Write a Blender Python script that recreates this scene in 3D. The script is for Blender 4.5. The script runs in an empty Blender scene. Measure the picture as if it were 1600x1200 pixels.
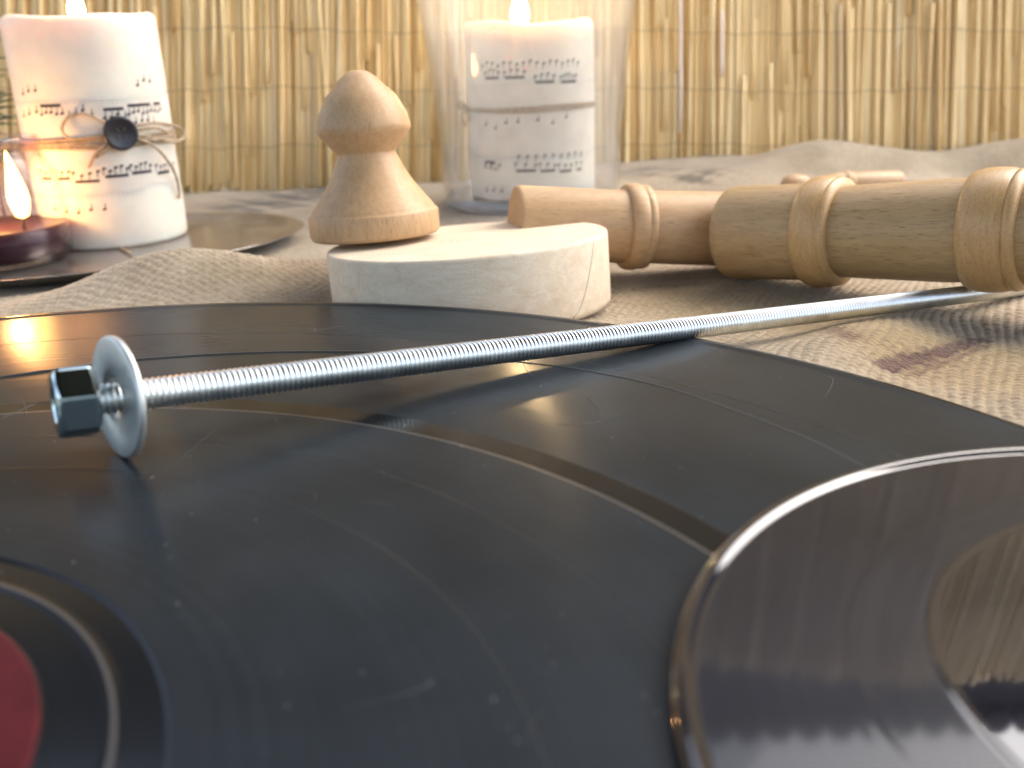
import bpy, bmesh, math, random
import numpy as np
from mathutils import Vector, Matrix, noise
random.seed(7); rng = np.random.default_rng(7)
R = math.radians; PI = math.pi; CM = 0.01
sc = bpy.context.scene; col = sc.collection
# ------------------------------------------------------------ camera, sky, sun, exposure
CH = 4.806; PITCH = 0.339; ROLL = -0.037; FPX = 1458.946
cd = bpy.data.cameras.new('camera'); cam = bpy.data.objects.new('camera', cd); col.objects.link(cam)
cam.matrix_world = Matrix.Translation((0, 0, CH*CM)) @ Matrix.Rotation(PI/2-PITCH, 4, 'X') @ Matrix.Rotation(ROLL, 4, 'Z')
cd.sensor_width = 36; cd.lens = FPX/1600*36; cd.clip_start = .005; cd.clip_end = 60
cd.dof.use_dof = True; cd.dof.focus_distance = .175; cd.dof.aperture_fstop = 22
sc.camera = cam
w = bpy.data.worlds.new('World'); sc.world = w; w.use_nodes = True
nt = w.node_tree; bg = nt.nodes['Background']
sky = nt.nodes.new('ShaderNodeTexSky'); sky.sky_type = 'NISHITA'; sky.sun_disc = False
SUN_EL, SUN_AZ = 50, 62            # azimuth from +Y towards +X
sky.sun_elevation = R(SUN_EL); sky.sun_rotation = R(SUN_AZ); sky.dust_density = 4; sky.air_density = 1.0; sky.ozone_density = 1
hs = nt.nodes.new('ShaderNodeHueSaturation'); hs.inputs['Saturation'].default_value = .72       # tones down the blue cast of the sky
nt.links.new(sky.outputs[0], hs.inputs['Color']); nt.links.new(hs.outputs[0], bg.inputs[0]); bg.inputs[1].default_value = .15
sd = bpy.data.lights.new('sun', 'SUN'); sun = bpy.data.objects.new('sun', sd); col.objects.link(sun)
sd.energy = .5; sd.angle = R(65); sd.color = (1, .975, .94)
el, az = R(SUN_EL), R(SUN_AZ)
sun.rotation_euler = Vector((math.sin(az)*math.cos(el), math.cos(az)*math.cos(el), math.sin(el))).to_track_quat('Z', 'Y').to_euler()
sc.view_settings.view_transform = 'Standard'; sc.view_settings.look = 'None'
sc.view_settings.exposure = 2.0; sc.view_settings.gamma = 1
sc.render.engine = 'CYCLES'
try:
    sc.cycles.max_bounces = 10; sc.cycles.transparent_max_bounces = 12; sc.cycles.use_denoising = True
except Exception: pass

# ------------------------------------------------------------ helpers (everything is built in cm, scaled at the end)
def ray(u, v):
    x = (u-800)/FPX; y = -(v-600)/FPX; c, s = math.cos(ROLL), math.sin(ROLL)
    x, y = x*c-y*s, x*s+y*c
    return Vector((x, math.cos(PITCH)+y*math.sin(PITCH), -math.sin(PITCH)+y*math.cos(PITCH)))
def at(u, v, z):
    d = ray(u, v); return d*((z-CH)/d.z)+Vector((0, 0, CH))
def atY(u, v, Y):
    d = ray(u, v); return d*(Y/d.y)+Vector((0, 0, CH))
def tag(o, label=None, cat=None, group=None, kind=None):
    if label: o['label'] = label
    if cat: o['category'] = cat
    if group: o['group'] = group
    if kind: o['kind'] = kind
    return o
def link(name, me, mat=None, parent=None, smooth=True):
    o = bpy.data.objects.new(name, me); col.objects.link(o)
    if mat:
        for m in (mat if isinstance(mat, (list, tuple)) else [mat]): me.materials.append(m)
    if smooth and len(me.polygons): me.polygons.foreach_set('use_smooth', [True]*len(me.polygons))
    if parent: o.parent = parent
    return o
def empty(name, loc=(0, 0, 0), rot=None):
    o = bpy.data.objects.new(name, None); col.objects.link(o); o.location = loc
    if rot: o.rotation_euler = rot
    o.empty_display_size = .01
    return o
def pydata(name, v, f):
    me = bpy.data.meshes.new(name); me.from_pydata([tuple(p) for p in v], [], [tuple(int(i) for i in q) for q in f]); me.update(); return me
def lathe(name, prof, n=64, closed=False, axis=None, a0=0, a1=2*PI):
    """profile [(r,z)] turned about z; r=0 ends collapse"""
    v = []; f = []; full = abs(a1-a0-2*PI) < 1e-6; m = n if full else n+1
    for r, z in prof:
        for i in range(m):
            a = a0+(a1-a0)*i/n; v.append((r*math.cos(a), r*math.sin(a), z))
    k = len(prof)
    for j in range(k if closed else k-1):
        j2 = (j+1) % k
        for i in range(n):
            i2 = (i+1) % m if full else i+1
            f.append((j*m+i, j*m+i2, j2*m+i2, j2*m+i))
    me = pydata(name, v, f); bm = bmesh.new(); bm.from_mesh(me)
    bmesh.ops.remove_doubles(bm, verts=bm.verts, dist=1e-5); bmesh.ops.recalc_face_normals(bm, faces=bm.faces)
    bm.to_mesh(me); bm.free()
    if axis: me.transform(axis)
    return me
def tube_geo(pts, rad, n=8, v=None, f=None):
    v = [] if v is None else v; f = [] if f is None else f
    pts = [Vector(p) for p in pts]; base = len(v); k = len(pts)
    t0 = (pts[1]-pts[0]).normalized(); up = Vector((0, 0, 1)) if abs(t0.z) < .9 else Vector((1, 0, 0))
    nrm = t0.cross(up).normalized()
    for i, p in enumerate(pts):
        t = (pts[min(i+1, k-1)]-pts[max(i-1, 0)]).normalized()
        nrm = (nrm-t*nrm.dot(t)).normalized(); b = t.cross(nrm)
        r = rad[i] if isinstance(rad, (list, tuple)) else rad
        for j in range(n):
            a = 2*PI*j/n; v.append(p+nrm*(r*math.cos(a))+b*(r*math.sin(a)))
    for i in range(k-1):
        for j in range(n):
            j2 = (j+1) % n
            f.append((base+i*n+j, base+i*n+j2, base+(i+1)*n+j2, base+(i+1)*n+j))
    f.append(tuple(base+j for j in range(n))[::-1]); f.append(tuple(base+(k-1)*n+j for j in range(n)))
    return v, f
def tube(name, pts, rad, n=8): v, f = tube_geo(pts, rad, n); return pydata(name, v, f)
def spline(pts, n=10):
    pts = [Vector(p) for p in pts]; P = [pts[0]*2-pts[1]]+pts+[pts[-1]*2-pts[-2]]; out = []
    for i in range(1, len(P)-2):
        for k in range(n):
            t = k/n; a, b, c, d = P[i-1:i+3]
            out.append(.5*((2*b)+(c-a)*t+(2*a-5*b+4*c-d)*t*t+(3*b-a-3*c+d)*t**3))
    return out+[pts[-1]]
# ------------------------------------------------------------ materials
class M:
    def __init__(s, name):
        s.m = bpy.data.materials.new(name); s.m.use_nodes = True; s.t = s.m.node_tree; s.n = s.t.nodes
        s.b = s.n['Principled BSDF']; s.out = s.n['Material Output']; s._tc = None
    def set(s, **k):
        nm = dict(col='Base Color', rough='Roughness', metal='Metallic', spec='Specular IOR Level', ior='IOR', trans='Transmission Weight',
                  sss='Subsurface Weight', sssr='Subsurface Radius', ssss='Subsurface Scale', coat='Coat Weight', coatr='Coat Roughness',
                  aniso='Anisotropic', emis='Emission Strength', ecol='Emission Color', sheen='Sheen Weight', alpha='Alpha', arot='Anisotropic Rotation')
        for a, v in k.items():
            i = s.b.inputs[nm[a]]
            if isinstance(v, bpy.types.NodeSocket): s.t.links.new(v, i)
            elif isinstance(v, tuple) and len(v) == 3 and a in ('col', 'ecol'): i.default_value = (*v, 1)
            else: i.default_value = v
        return s
    def coord(s, scale=(1, 1, 1), rot=(0, 0, 0)):
        tc = s._tc or s.n.new('ShaderNodeTexCoord'); s._tc = tc
        mp = s.n.new('ShaderNodeMapping'); s.t.links.new(tc.outputs['Object'], mp.inputs[0])
        mp.inputs['Rotation'].default_value = rot
        mp.inputs['Scale'].default_value = tuple(100*q for q in scale); return mp.outputs[0]
    def noise(s, vec, sc=1., det=3, rough=.5, dist=0):
        n = s.n.new('ShaderNodeTexNoise'); s.t.links.new(vec, n.inputs['Vector'])
        n.inputs['Scale'].default_value = sc; n.inputs['Detail'].default_value = det; n.inputs['Roughness'].default_value = rough; n.inputs['Distortion'].default_value = dist
        return n.outputs['Fac']
    def ramp(s, fac, stops):
        r = s.n.new('ShaderNodeValToRGB'); s.t.links.new(fac, r.inputs[0]); e = r.color_ramp.elements
        while len(e) < len(stops): e.new(.5)
        for i, (p, c) in enumerate(stops):
            e[i].position = p; e[i].color = (*c, 1) if isinstance(c, tuple) else (c, c, c, 1)
        return r.outputs[0]
    def mix(s, fac, a, b, mode='MIX'):
        m = s.n.new('ShaderNodeMix'); m.data_type = 'RGBA'; m.blend_type = mode
        for v, i in ((fac, m.inputs[0]), (a, m.inputs[6]), (b, m.inputs[7])):
            if isinstance(v, bpy.types.NodeSocket): s.t.links.new(v, i)
            elif isinstance(v, tuple): i.default_value = (*v, 1)
            else: i.default_value = v
        return m.outputs[2]
    def math(s, op, a, b=0.):
        m = s.n.new('ShaderNodeMath'); m.operation = op
        for v, i in ((a, m.inputs[0]), (b, m.inputs[1])):
            if isinstance(v, bpy.types.NodeSocket): s.t.links.new(v, i)
            else: i.default_value = v
        return m.outputs[0]
    def bump(s, h, strength=.3, dist=.01):
        b = s.n.new('ShaderNodeBump'); s.t.links.new(h, b.inputs['Height']); b.inputs['Strength'].default_value = strength
        b.inputs['Distance'].default_value = dist*CM; s.t.links.new(b.outputs[0], s.b.inputs['Normal']); return s
    def attr(s, name):
        a = s.n.new('ShaderNodeAttribute'); a.attribute_name = name; return a
def simple(name, c, rough=.5, metal=0, spec=.5): return M(name).set(col=c, rough=rough, metal=metal, spec=spec).m

def wood(name, c1, c2, scale=(1, 1, .12), rough=.5, coat=0., pore=.5, sc=5):
    m = M(name); v = m.coord(scale); n = m.noise(v, sc, 6, .6, .6); f = m.noise(m.coord((scale[0]*6, scale[1]*6, scale[2]*3)), 5, 2, .5)
    c = m.ramp(n, [(.3, c1), (.7, c2)]); dark = m.ramp(f, [(.28, tuple(q*.6 for q in c1)), (.42, (1., 1., 1.))])
    m.set(col=m.mix(pore, c, m.mix(1., c, dark, 'MULTIPLY')), rough=rough, coat=coat, coatr=.35, spec=.35); m.bump(f, .25, .02); return m.m
beech = wood('turned_beech', (.42, .255, .125), (.51, .325, .17), (1.2, 1.2, .25), rough=.5, coat=.06)
oak = wood('turned_oak', (.34, .215, .095), (.43, .285, .135), (1.6, 1.6, .18), rough=.5, coat=.12, pore=.75)
oak_trim = wood('turned_oak_bead', (.41, .24, .095), (.50, .315, .135), (.5, .5, 3.0), rough=.42, coat=.18, pore=.5)
pale = wood('pale_pine', (.56, .445, .31), (.68, .585, .445), (.5, 2.2, 2.2), rough=.62, pore=.25, sc=2.2)

def vinyl(name, spec, rough, aniso, base, hi, dust=.5, coat=0., coatr=.02):
    m = M(name); a = m.attr('ring'); cmb = m.n.new('ShaderNodeCombineXYZ'); m.t.links.new(a.outputs['Fac'], cmb.inputs[0])
    n = m.noise(cmb.outputs[0], 9., 5, .75); big = m.noise(m.coord(), .35, 3, .6)
    m.set(rough=m.math('MULTIPLY', m.math('ADD', m.math('MULTIPLY', n, .9), .55), rough), coat=coat, coatr=coatr)
    sp = m.math('MULTIPLY', m.math('ADD', m.math('MULTIPLY', m.math('ADD', n, big), .5), .5), spec); m.set(spec=sp, aniso=aniso)
    tn = m.n.new('ShaderNodeTangent'); tn.direction_type = 'RADIAL'; tn.axis = 'Z'; m.t.links.new(tn.outputs[0], m.b.inputs['Tangent'])
    vor = m.n.new('ShaderNodeTexVoronoi'); m.t.links.new(m.coord((1, 1, 1)), vor.inputs['Vector']); vor.inputs['Scale'].default_value = 2.2
    sp1 = m.ramp(vor.outputs['Distance'], [(.018, 1.), (.04, 0.)])
    sel = m.math('MULTIPLY', sp1, m.math('GREATER_THAN', m.noise(m.coord((1, 1, 1)), 1.3, 1), .52))
    fine = m.noise(cmb.outputs[0], 11., 4, .85)
    haze = m.ramp(m.math('ADD', m.math('MULTIPLY', m.noise(m.coord(), .45, 5, .6), .5), m.math('MULTIPLY', fine, .5)), [(.34, base), (.66, hi)])  # groove tone, plus bluish sky sheen put into the base colour
    m.set(col=m.mix(m.math('MULTIPLY', sel, dust), haze, (.35, .37, .38)))
    return m.m
groove = vinyl('grooved_vinyl', .045, .22, .6, (.008, .0105, .0125), (.021, .027, .032), coat=.15, coatr=.36)
land = vinyl('smooth_vinyl', .17, .15, .0, (.005, .006, .007), (.010, .011, .012))
single_groove = vinyl('glossy_single_vinyl', .06, .30, .7, (.007, .0075, .010), (.020, .0205, .027), .3, coat=.55, coatr=.06)
single_land = vinyl('polished_single_vinyl', .4, .04, 0., (.006, .006, .009), (.012, .011, .015), .2, coat=.6)
pale_line = simple('pale_vinyl_line', (.055, .05, .045), .3)  # pale tone for the painted ridge highlight and the thin disc lines
def m_label():
    m = M('red_record_label'); n = m.noise(m.coord(), 2, 4)
    m.set(col=m.ramp(n, [(.3, (.045, .003, .006)), (.8, (.085, .007, .012))]), rough=.6, spec=.15); m.bump(m.noise(m.coord(), 14, 3), .15, .02); return m.m
label_mat = m_label(); label_print = simple('label_print_olive', (.16, .10, .035), .5)
def m_steel():
    m = M('zinc_plated_steel'); n = m.noise(m.coord(), 3.5, 5, .6)
    m.set(col=m.ramp(n, [(.3, (.66, .70, .70)), (.75, (.84, .87, .86))]), metal=1., rough=m.ramp(n, [(.3, .28), (.8, .42)])); m.bump(m.noise(m.coord(), 30, 2), .1, .01); return m.m
steel = m_steel()
def m_washer():
    m = M('dull_zinc_washer'); n = m.noise(m.coord(), 2.5, 6, .65)
    m.set(col=m.ramp(n, [(.3, (.50, .53, .52)), (.75, (.66, .69, .67))]), metal=.85, rough=.42); m.bump(m.noise(m.coord(), 40, 2), .12, .01); return m.m
washer_mat = m_washer()
nut_mat = M('polished_zinc').set(col=(.44, .53, .53), metal=1., rough=.12).m
def m_burlap():
    m = M('jute_burlap'); a = m.attr('print'); v = m.coord(); n = m.noise(v, 5, 5, .7); b = m.noise(v, .5, 3)
    c = m.mix(m.ramp(b, [(.35, 0.), (.65, 1.)]), (.31, .25, .17), (.40, .33, .235))
    c = m.mix(1., c, m.ramp(n, [(.25, (.62, .58, .52)), (.7, (1., 1., 1.))]), 'MULTIPLY')
    c = m.mix(1., c, a.outputs['Color'], 'MULTIPLY')
    # weave of the cloth beyond the modelled yarns
    wv = m.n.new('ShaderNodeTexWave'); wv.bands_direction = 'X'; m.t.links.new(m.coord((1, 1, 1), (0, 0, R(28))), wv.inputs['Vector']); wv.inputs['Scale'].default_value = 1.6; wv.inputs['Distortion'].default_value = .8; wv.inputs['Detail'].default_value = 2
    m.set(col=c, rough=.95, spec=.1, sheen=.15); m.bump(m.math('ADD', m.noise(v, 14, 3), m.math('MULTIPLY', wv.outputs['Fac'], .35)), .5, .03); return m.m
burlap = m_burlap()
def m_reed(name, stops, spots=True):
    m = M(name); oi = m.n.new('ShaderNodeObjectInfo'); rnd_ = m.math('FRACT', m.math('ADD', oi.outputs['Random'], m.attr('tone').outputs['Fac'])); base = m.ramp(rnd_, stops)
    cmb = m.n.new('ShaderNodeVectorMath'); cmb.operation = 'ADD'
    off = m.n.new('ShaderNodeCombineXYZ'); m.t.links.new(m.math('MULTIPLY', rnd_, 517.), off.inputs[2])
    m.t.links.new(m.coord((2.2, 2.2, .16)), cmb.inputs[0]); m.t.links.new(off.outputs[0], cmb.inputs[1])
    n = m.noise(cmb.outputs[0], 1.6, 5, .6, .3); st = m.ramp(n, [(.28, (.74, .62, .48)), (.45, (1., 1., 1.)), (.8, (1.06, 1.06, 1.1))])
    m.set(col=m.mix(1., base, st, 'MULTIPLY'), rough=.5, spec=.4); return m.m
reed_mat = m_reed('dry_reed', [(0., (.68, .455, .19)), (.2, (.78, .55, .25)), (.5, (.84, .615, .30)), (.8, (.87, .68, .36)), (1., (.79, .615, .36))])
reed_pale = m_reed('pale_reed', [(0., (.78, .66, .56)), (1., (.8, .69, .6))])
wire_mat = simple('rusty_wire', (.34, .25, .13), .6, .2)
def m_wax():
    m = M('ivory_wax'); n = m.noise(m.coord(), 1.2, 4)
    m.set(col=m.ramp(n, [(.3, (.72, .66, .56)), (.7, (.80, .74, .64))]), rough=.38, sss=.75, ssss=1.0*CM, sssr=(1., .55, .3)); m.bump(n, .2, .04); return m.m
wax = m_wax()
def m_paper():
    m = M('sheet_music_paper'); n = m.noise(m.coord(), 1.5, 5)
    m.set(col=m.ramp(n, [(.3, (.64, .58, .50)), (.7, (.72, .66, .57))]), rough=.7, sss=.4, ssss=.3*CM, sssr=(1., .6, .4)); m.bump(m.noise(m.coord(), 5, 3), .25, .02); return m.m
paper = m_paper()
ink = simple('printed_ink', (.03, .025, .03), .7); ink_faint = simple('faded_ink', (.48, .42, .37), .7)
def m_twine():
    m = M('jute_twine'); n = m.noise(m.coord(), 9, 3); m.set(col=m.ramp(n, [(.3, (.26, .19, .12)), (.7, (.46, .36, .25))]), rough=.9); m.bump(n, .6, .03); return m.m
twine = m_twine(); button_mat = simple('black_button', (.012, .011, .016), .35)
wick_mat = simple('charred_wick', (.01, .008, .006), .9)
def emis(name, c, s):
    m = M(name); n = m.noise(m.coord((1, 1, .6)), 1.5, 2); m.set(col=(0, 0, 0), ecol=m.ramp(n, [(.2, c), (.8, tuple(min(1, q*1.25) for q in c))]), emis=s); return m.m
flame_hot = emis('flame_body', (1., .72, .34), 14.); flame_core = emis('flame_core', (1., .86, .58), 30.)
flame_orange = emis('flame_orange', (1., .47, .09), 4.5)
def thin_glass(name, tint, haze, haze_col, refl=.85):
    m = M(name); t = m.t; tr = m.n.new('ShaderNodeBsdfTransparent'); tr.inputs[0].default_value = (*tint, 1)
    gl = m.n.new('ShaderNodeBsdfGlossy'); gl.inputs['Roughness'].default_value = .03
    lwn = m.n.new('ShaderNodeLayerWeight'); lwf = m.math('ADD', m.math('MULTIPLY', m.math('POWER', lwn.outputs['Facing'], 3.), refl), .02)
    df = m.n.new('ShaderNodeBsdfDiffuse'); df.inputs[0].default_value = (*haze_col, 1); tl = m.n.new('ShaderNodeBsdfTranslucent'); tl.inputs[0].default_value = (*haze_col, 1)
    ad = m.n.new('ShaderNodeMixShader'); t.links.new(df.outputs[0], ad.inputs[1]); t.links.new(tl.outputs[0], ad.inputs[2])
    n = m.noise(m.coord((1, 1, .35)), .8, 4); fm = m.math('MULTIPLY', m.math('ADD', n, .35), haze)  # pale diffuse layer stands in for the glow haze in the glass
    m1 = m.n.new('ShaderNodeMixShader'); t.links.new(fm, m1.inputs[0]); t.links.new(tr.outputs[0], m1.inputs[1]); t.links.new(ad.outputs[0], m1.inputs[2])
    m2 = m.n.new('ShaderNodeMixShader'); t.links.new(lwf, m2.inputs[0]); t.links.new(m1.outputs[0], m2.inputs[1]); t.links.new(gl.outputs[0], m2.inputs[2])
    t.links.new(m2.outputs[0], m.out.inputs[0]); m.n.remove(m.b); return m.m
vase_glass = thin_glass('vase_glass', (.985, .99, .99), .11, (.9, .86, .82))
jar_glass = thin_glass('violet_jar_glass', (.96, .92, .95), .014, (.85, .65, .6), .6)
thick_glass = M('thick_glass').set(col=(.84, .90, .96), rough=.12, trans=.72, ior=1.45).m
purple_wax = M('purple_wax').set(col=(.022, .0015, .007), rough=.3, spec=.2).m
def m_tray():
    m = M('tarnished_pewter'); n = m.noise(m.coord(), .9, 6, .65)
    m.set(col=m.ramp(n, [(.3, (.16, .14, .125)), (.75, (.40, .38, .36))]), metal=.75, rough=m.ramp(n, [(.2, .12), (.8, .28)])); return m.m
tray_mat = m_tray(); needle_mat = simple('dark_green_needles', (.03, .05, .02), .5)
table_mat = wood('dark_table_boards', (.09, .05, .03), (.15, .09, .05), (1, .1, 1), rough=.5)
tile_mat = simple('dark_clay_tile', (.10, .075, .075), .7); rafter_mat = simple('grey_painted_rafter', (.12, .11, .12), .7)

# ------------------------------------------------------------ table and burlap
RC = Vector((-6.744, 4.55))            # centre of the large record
def sstep(a, b, x): t = np.clip((x-a)/(b-a), 0, 1); return t*t*(3-2*t)
def g2(x, y, cx, cy, sx, sy, ang=0):
    c, s = math.cos(ang), math.sin(ang); X = (x-cx)*c+(y-cy)*s; Y = -(x-cx)*s+(y-cy)*c
    return np.exp(-(X/sx)**2-(Y/sy)**2)
HUMP = atY(300, 395, 24.5)
def ground(x, y):
    x = np.asarray(x, float); y = np.asarray(y, float)
    base = -1.25+0*x
    base = base+.10*np.sin(x*.55+y*.35+1)*np.sin(y*.4-x*.2)
    dx, dy = x-RC.x, y-RC.y; rr = np.hypot(dx, dy); th = np.degrees(np.arctan2(dy, dx))
    wid = 4.6+4.6*sstep(60, 38, -(-th)) if False else 4.6+4.4*(1-sstep(40, 62, th))
    t = np.clip((rr-15.2)/wid, 0, 1); pl = -.5
    h = pl+(base-pl)*t*(1.2-.2*t)
    # folds
    h = h+1.34*g2(x, y, HUMP.x-.6, 25.1, 3.3, 1.8, R(8))+.75*g2(x, y, HUMP.x+4.6, 26.2, 2.6, 2.0)
    h = h+.30*g2(x, y, 6.5, 17.2, 1.0, 4.5, R(-38))+.12*g2(x, y, 10.5, 16.5, 1.0, 5, R(-30))-.07*g2(x, y, 8.6, 17.5, .8, 5, R(-34))
    h = h+.18*g2(x, y, 4.2, 20.5, 1.3, .8, R(20))
    # raised cloth at the back right
    h = h+.72*sstep(32, 46, y)*sstep(-6, 6, x)
    h = h+1.0*g2(x, y, 14.6, 44.5, 3.0, 2.4, R(10))+1.0*g2(x, y, 26, 44, 7.5, 2.2)-.7*g2(x, y, 20.5, 41.5, 1.6, 3)
    h = h+.35*g2(x, y, 9, 42, 5, 2.)+.3*sstep(40, 47, y)*sstep(-6, -20, x)*0
    return h
def snoise(x, y, s, seed=0):
    a = np.sin(x*s+1.7*seed)*np.cos(y*s*1.13+seed)+.6*np.sin(x*s*2.3+y*s*1.9+seed*2.1)+.4*np.cos(x*s*4.1-y*s*3.7+seed)
    return a
def seg_mask(x, y, a, b, wdt):
    ax, ay = a.x, a.y; bx, by = b.x-ax, b.y-ay; L = bx*bx+by*by
    t = np.clip(((x-ax)*bx+(y-ay)*by)/L, 0, 1); d = np.hypot(x-ax-t*bx, y-ay-t*by)
    return np.clip(1.5-d/wdt+.35*snoise(x, y, 4.1, 3), 0, 1)
RA = R(62); RIB = .20; STI = .21
def build_cloth():
    xs = np.concatenate([np.linspace(-48, -15, 60)[:-1], np.arange(-15, 17.5, .036), np.linspace(17.5, 48, 90)[1:]])
    ys = np.concatenate([np.linspace(-6, 12.6, 30)[:-1], np.arange(12.6, 28.5, .036), np.linspace(28.5, 49.6, 160)[1:]])
    X, Y = np.meshgrid(xs, ys); Z = ground(X, Y)
    wob = .10*np.sin(Y*.9+X*.5)+.05*np.sin(Y*2.3-X*1.7)
    s = X*math.cos(RA)+Y*math.sin(RA)+wob; p = -X*math.sin(RA)+Y*math.cos(RA)+wob
    P_, Q_ = p/RIB, s/STI; P_ = P_+.12*snoise(X, Y, 1.3, 5)*.4; Q_ = Q_+.12*snoise(X, Y, 1.1, 6)*.4
    ii, jj = np.floor(P_), np.floor(Q_); sg_i = 1-2*(ii % 2); sg_j = 1-2*(jj % 2)
    h1 = np.sin(PI*ii*12.9898+.7)*43.7; h1 = h1-np.floor(h1); h2 = np.sin(jj*78.233+.3)*43.7; h2 = h2-np.floor(h2)
    Aw = np.sqrt(np.abs(np.sin(PI*P_)))*(.56+.44*sg_i*np.sin(PI*Q_))*(.8+.3*h1)
    Bw = np.sqrt(np.abs(np.sin(PI*Q_)))*(.46-.44*sg_j*np.sin(PI*P_))*(.75+.3*h2)
    amp = sstep(30, 27, Y)*sstep(12.6, 13.2, Y); Z = Z+amp*(.068*np.maximum(Aw, Bw)-.045)+.007*amp*snoise(X, Y, 19, 2)
    n, m = X.shape; me = bpy.data.meshes.new('burlap')
    me.vertices.add(n*m); me.vertices.foreach_set('co', np.stack([X, Y, Z], -1).astype(np.float32).ravel())
    i = np.arange(n*m).reshape(n, m); q = np.stack([i[:-1, :-1], i[:-1, 1:], i[1:, 1:], i[1:, :-1]], -1).reshape(-1, 4)
    me.loops.add(q.size); me.loops.foreach_set('vertex_index', q.astype(np.int32).ravel())
    me.polygons.add(len(q)); me.polygons.foreach_set('loop_start', (np.arange(len(q))*4).astype(np.int32)); me.update(calc_edges=True)
    C = np.ones((n, m, 4), np.float32)
    def tint(mask, c):
        for k in range(3): C[..., k] *= 1-mask*(1-c[k])
    P = lambda u, v: at(u, v, -.85)
    tint(seg_mask(X, Y, P(1385, 590), P(1530, 512), .24), (.38, .29, .36)); tint(.7*seg_mask(X, Y, P(1425, 598), P(1545, 525), .09), (.5, .4, .45))
    tint(seg_mask(X, Y, P(1300, 530), P(1322, 556), .2)*.8, (.5, .4, .42))
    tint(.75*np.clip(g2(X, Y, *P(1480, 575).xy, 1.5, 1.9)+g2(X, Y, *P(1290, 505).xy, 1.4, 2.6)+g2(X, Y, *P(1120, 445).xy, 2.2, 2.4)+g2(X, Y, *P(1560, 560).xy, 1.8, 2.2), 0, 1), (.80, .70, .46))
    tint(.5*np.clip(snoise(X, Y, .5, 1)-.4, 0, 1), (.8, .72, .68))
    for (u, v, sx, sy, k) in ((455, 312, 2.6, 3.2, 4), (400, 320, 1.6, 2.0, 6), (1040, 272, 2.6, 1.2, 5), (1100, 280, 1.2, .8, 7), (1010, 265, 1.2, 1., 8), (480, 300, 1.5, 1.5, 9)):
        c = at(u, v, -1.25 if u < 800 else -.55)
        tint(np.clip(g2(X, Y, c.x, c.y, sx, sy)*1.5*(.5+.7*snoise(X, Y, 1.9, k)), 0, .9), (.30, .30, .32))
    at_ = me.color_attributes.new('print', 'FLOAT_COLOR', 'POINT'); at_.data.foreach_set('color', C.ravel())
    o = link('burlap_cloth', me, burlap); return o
cloth = build_cloth()
tag(cloth, 'rumpled natural burlap sackcloth with purple stripes spread under everything', 'cloth')
def boxmesh(name, x0, x1, y0, y1, z0, z1, bev=.0):
    me = bpy.data.meshes.new(name); bm = bmesh.new(); bmesh.ops.create_cube(bm, size=1)
    for v in bm.verts: v.co = Vector(((x0+x1)/2+v.co.x*(x1-x0), (y0+y1)/2+v.co.y*(y1-y0), (z0+z1)/2+v.co.z*(z1-z0)))
    if bev: bmesh.ops.bevel(bm, geom=bm.edges[:], offset=bev, segments=2, affect='EDGES')
    bm.to_mesh(me); bm.free(); return me
tb = link('table_top', boxmesh('table_top', -50, 50, -8, 62, -5, -2.2, .3), table_mat, smooth=False); tag(tb, kind='structure')

# ------------------------------------------------------------ records
def disc_rings(rings, n=160):
    """rings: (radius, cx, cy, z, ringvalue, mat index of the band that follows)"""
    v = []; f = []; mi = []; ra = []; R2 = []
    for a, b in zip(rings, rings[1:]):      # support loops keep the flat bands flat under smooth shading
        R2.append(a); d = abs(b[0]-a[0])
        if d > .12:
            for t in (.025/d, 1-.025/d): R2.append(tuple(p+(q-p)*t for p, q in zip(a[:5], b[:5]))+(a[5],))
    rings = R2+[rings[-1]]
    for r, cx, cy, z, rv, m in rings:
        for i in range(n):
            a = 2*PI*i/n; v.append((cx+r*math.cos(a), cy+r*math.sin(a), z)); ra.append(rv)
    for j in range(len(rings)-1):
        for i in range(n):
            i2 = (i+1) % n; f.append((j*n+i, j*n+i2, (j+1)*n+i2, (j+1)*n+i)); mi.append(rings[j][5])
    me = pydata('disc', v, f); me.polygons.foreach_set('material_index', mi)
    a = me.attributes.new('ring', 'FLOAT', 'POINT'); a.data.foreach_set('value', ra)
    return me
def K(z): return (CH-z)/CH
# feature rings in world xy: radius, centre offset, lift
keys = [(1.0, .03, .35), (3.148, .03, .35), (4.613, -.352, -.134), (9.6, .32, -.9), (10.25, .30, -.75), (13.0, .1, -.2), (15.0, 0, 0)]
def ctr(r):
    for (r0, x0, y0), (r1, x1, y1) in zip(keys, keys[1:]):
        if r <= r1: t = max(0, (r-r0)/(r1-r0)); return x0+(x1-x0)*t, y0+(y1-y0)*t
    return 0, 0
def droop(r): return -.24*float(sstep(10.5, 15, np.array(r)))
LCX, LCY = RC.x+.03, RC.y+.35
def bigring(r, dz, m):
    cx, cy = ctr(r); z = droop(r)+dz; k = K(droop(r))
    return ((r*k), (RC.x+cx)*k-LCX, (RC.y+cy)*k-LCY, z, r, m)
rings = [bigring(.36, -.02, 1), bigring(.38, 0, 1)]
rings += [bigring(3.13, 0, 1), bigring(3.16, -.03, 1), bigring(3.85, -.03, 1), bigring(3.95, -.012, 2), bigring(4.02, -.012, 1), bigring(4.12, -.03, 1), bigring(4.58, -.03, 1), bigring(4.62, 0, 0)]  # pale band on the run-out ridge paints its highlight
r = 5.0
while r < 9.5: rings.append(bigring(r, 0, 0)); r += .4
rings += [bigring(9.53, 0, 2), bigring(9.57, 0, 1), bigring(9.62, 0, 1), bigring(9.87, 0, 1), bigring(9.92, 0, 0)]
r = 10.6
while r < 14.7: rings.append(bigring(r, 0, 0)); r += .3
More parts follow.
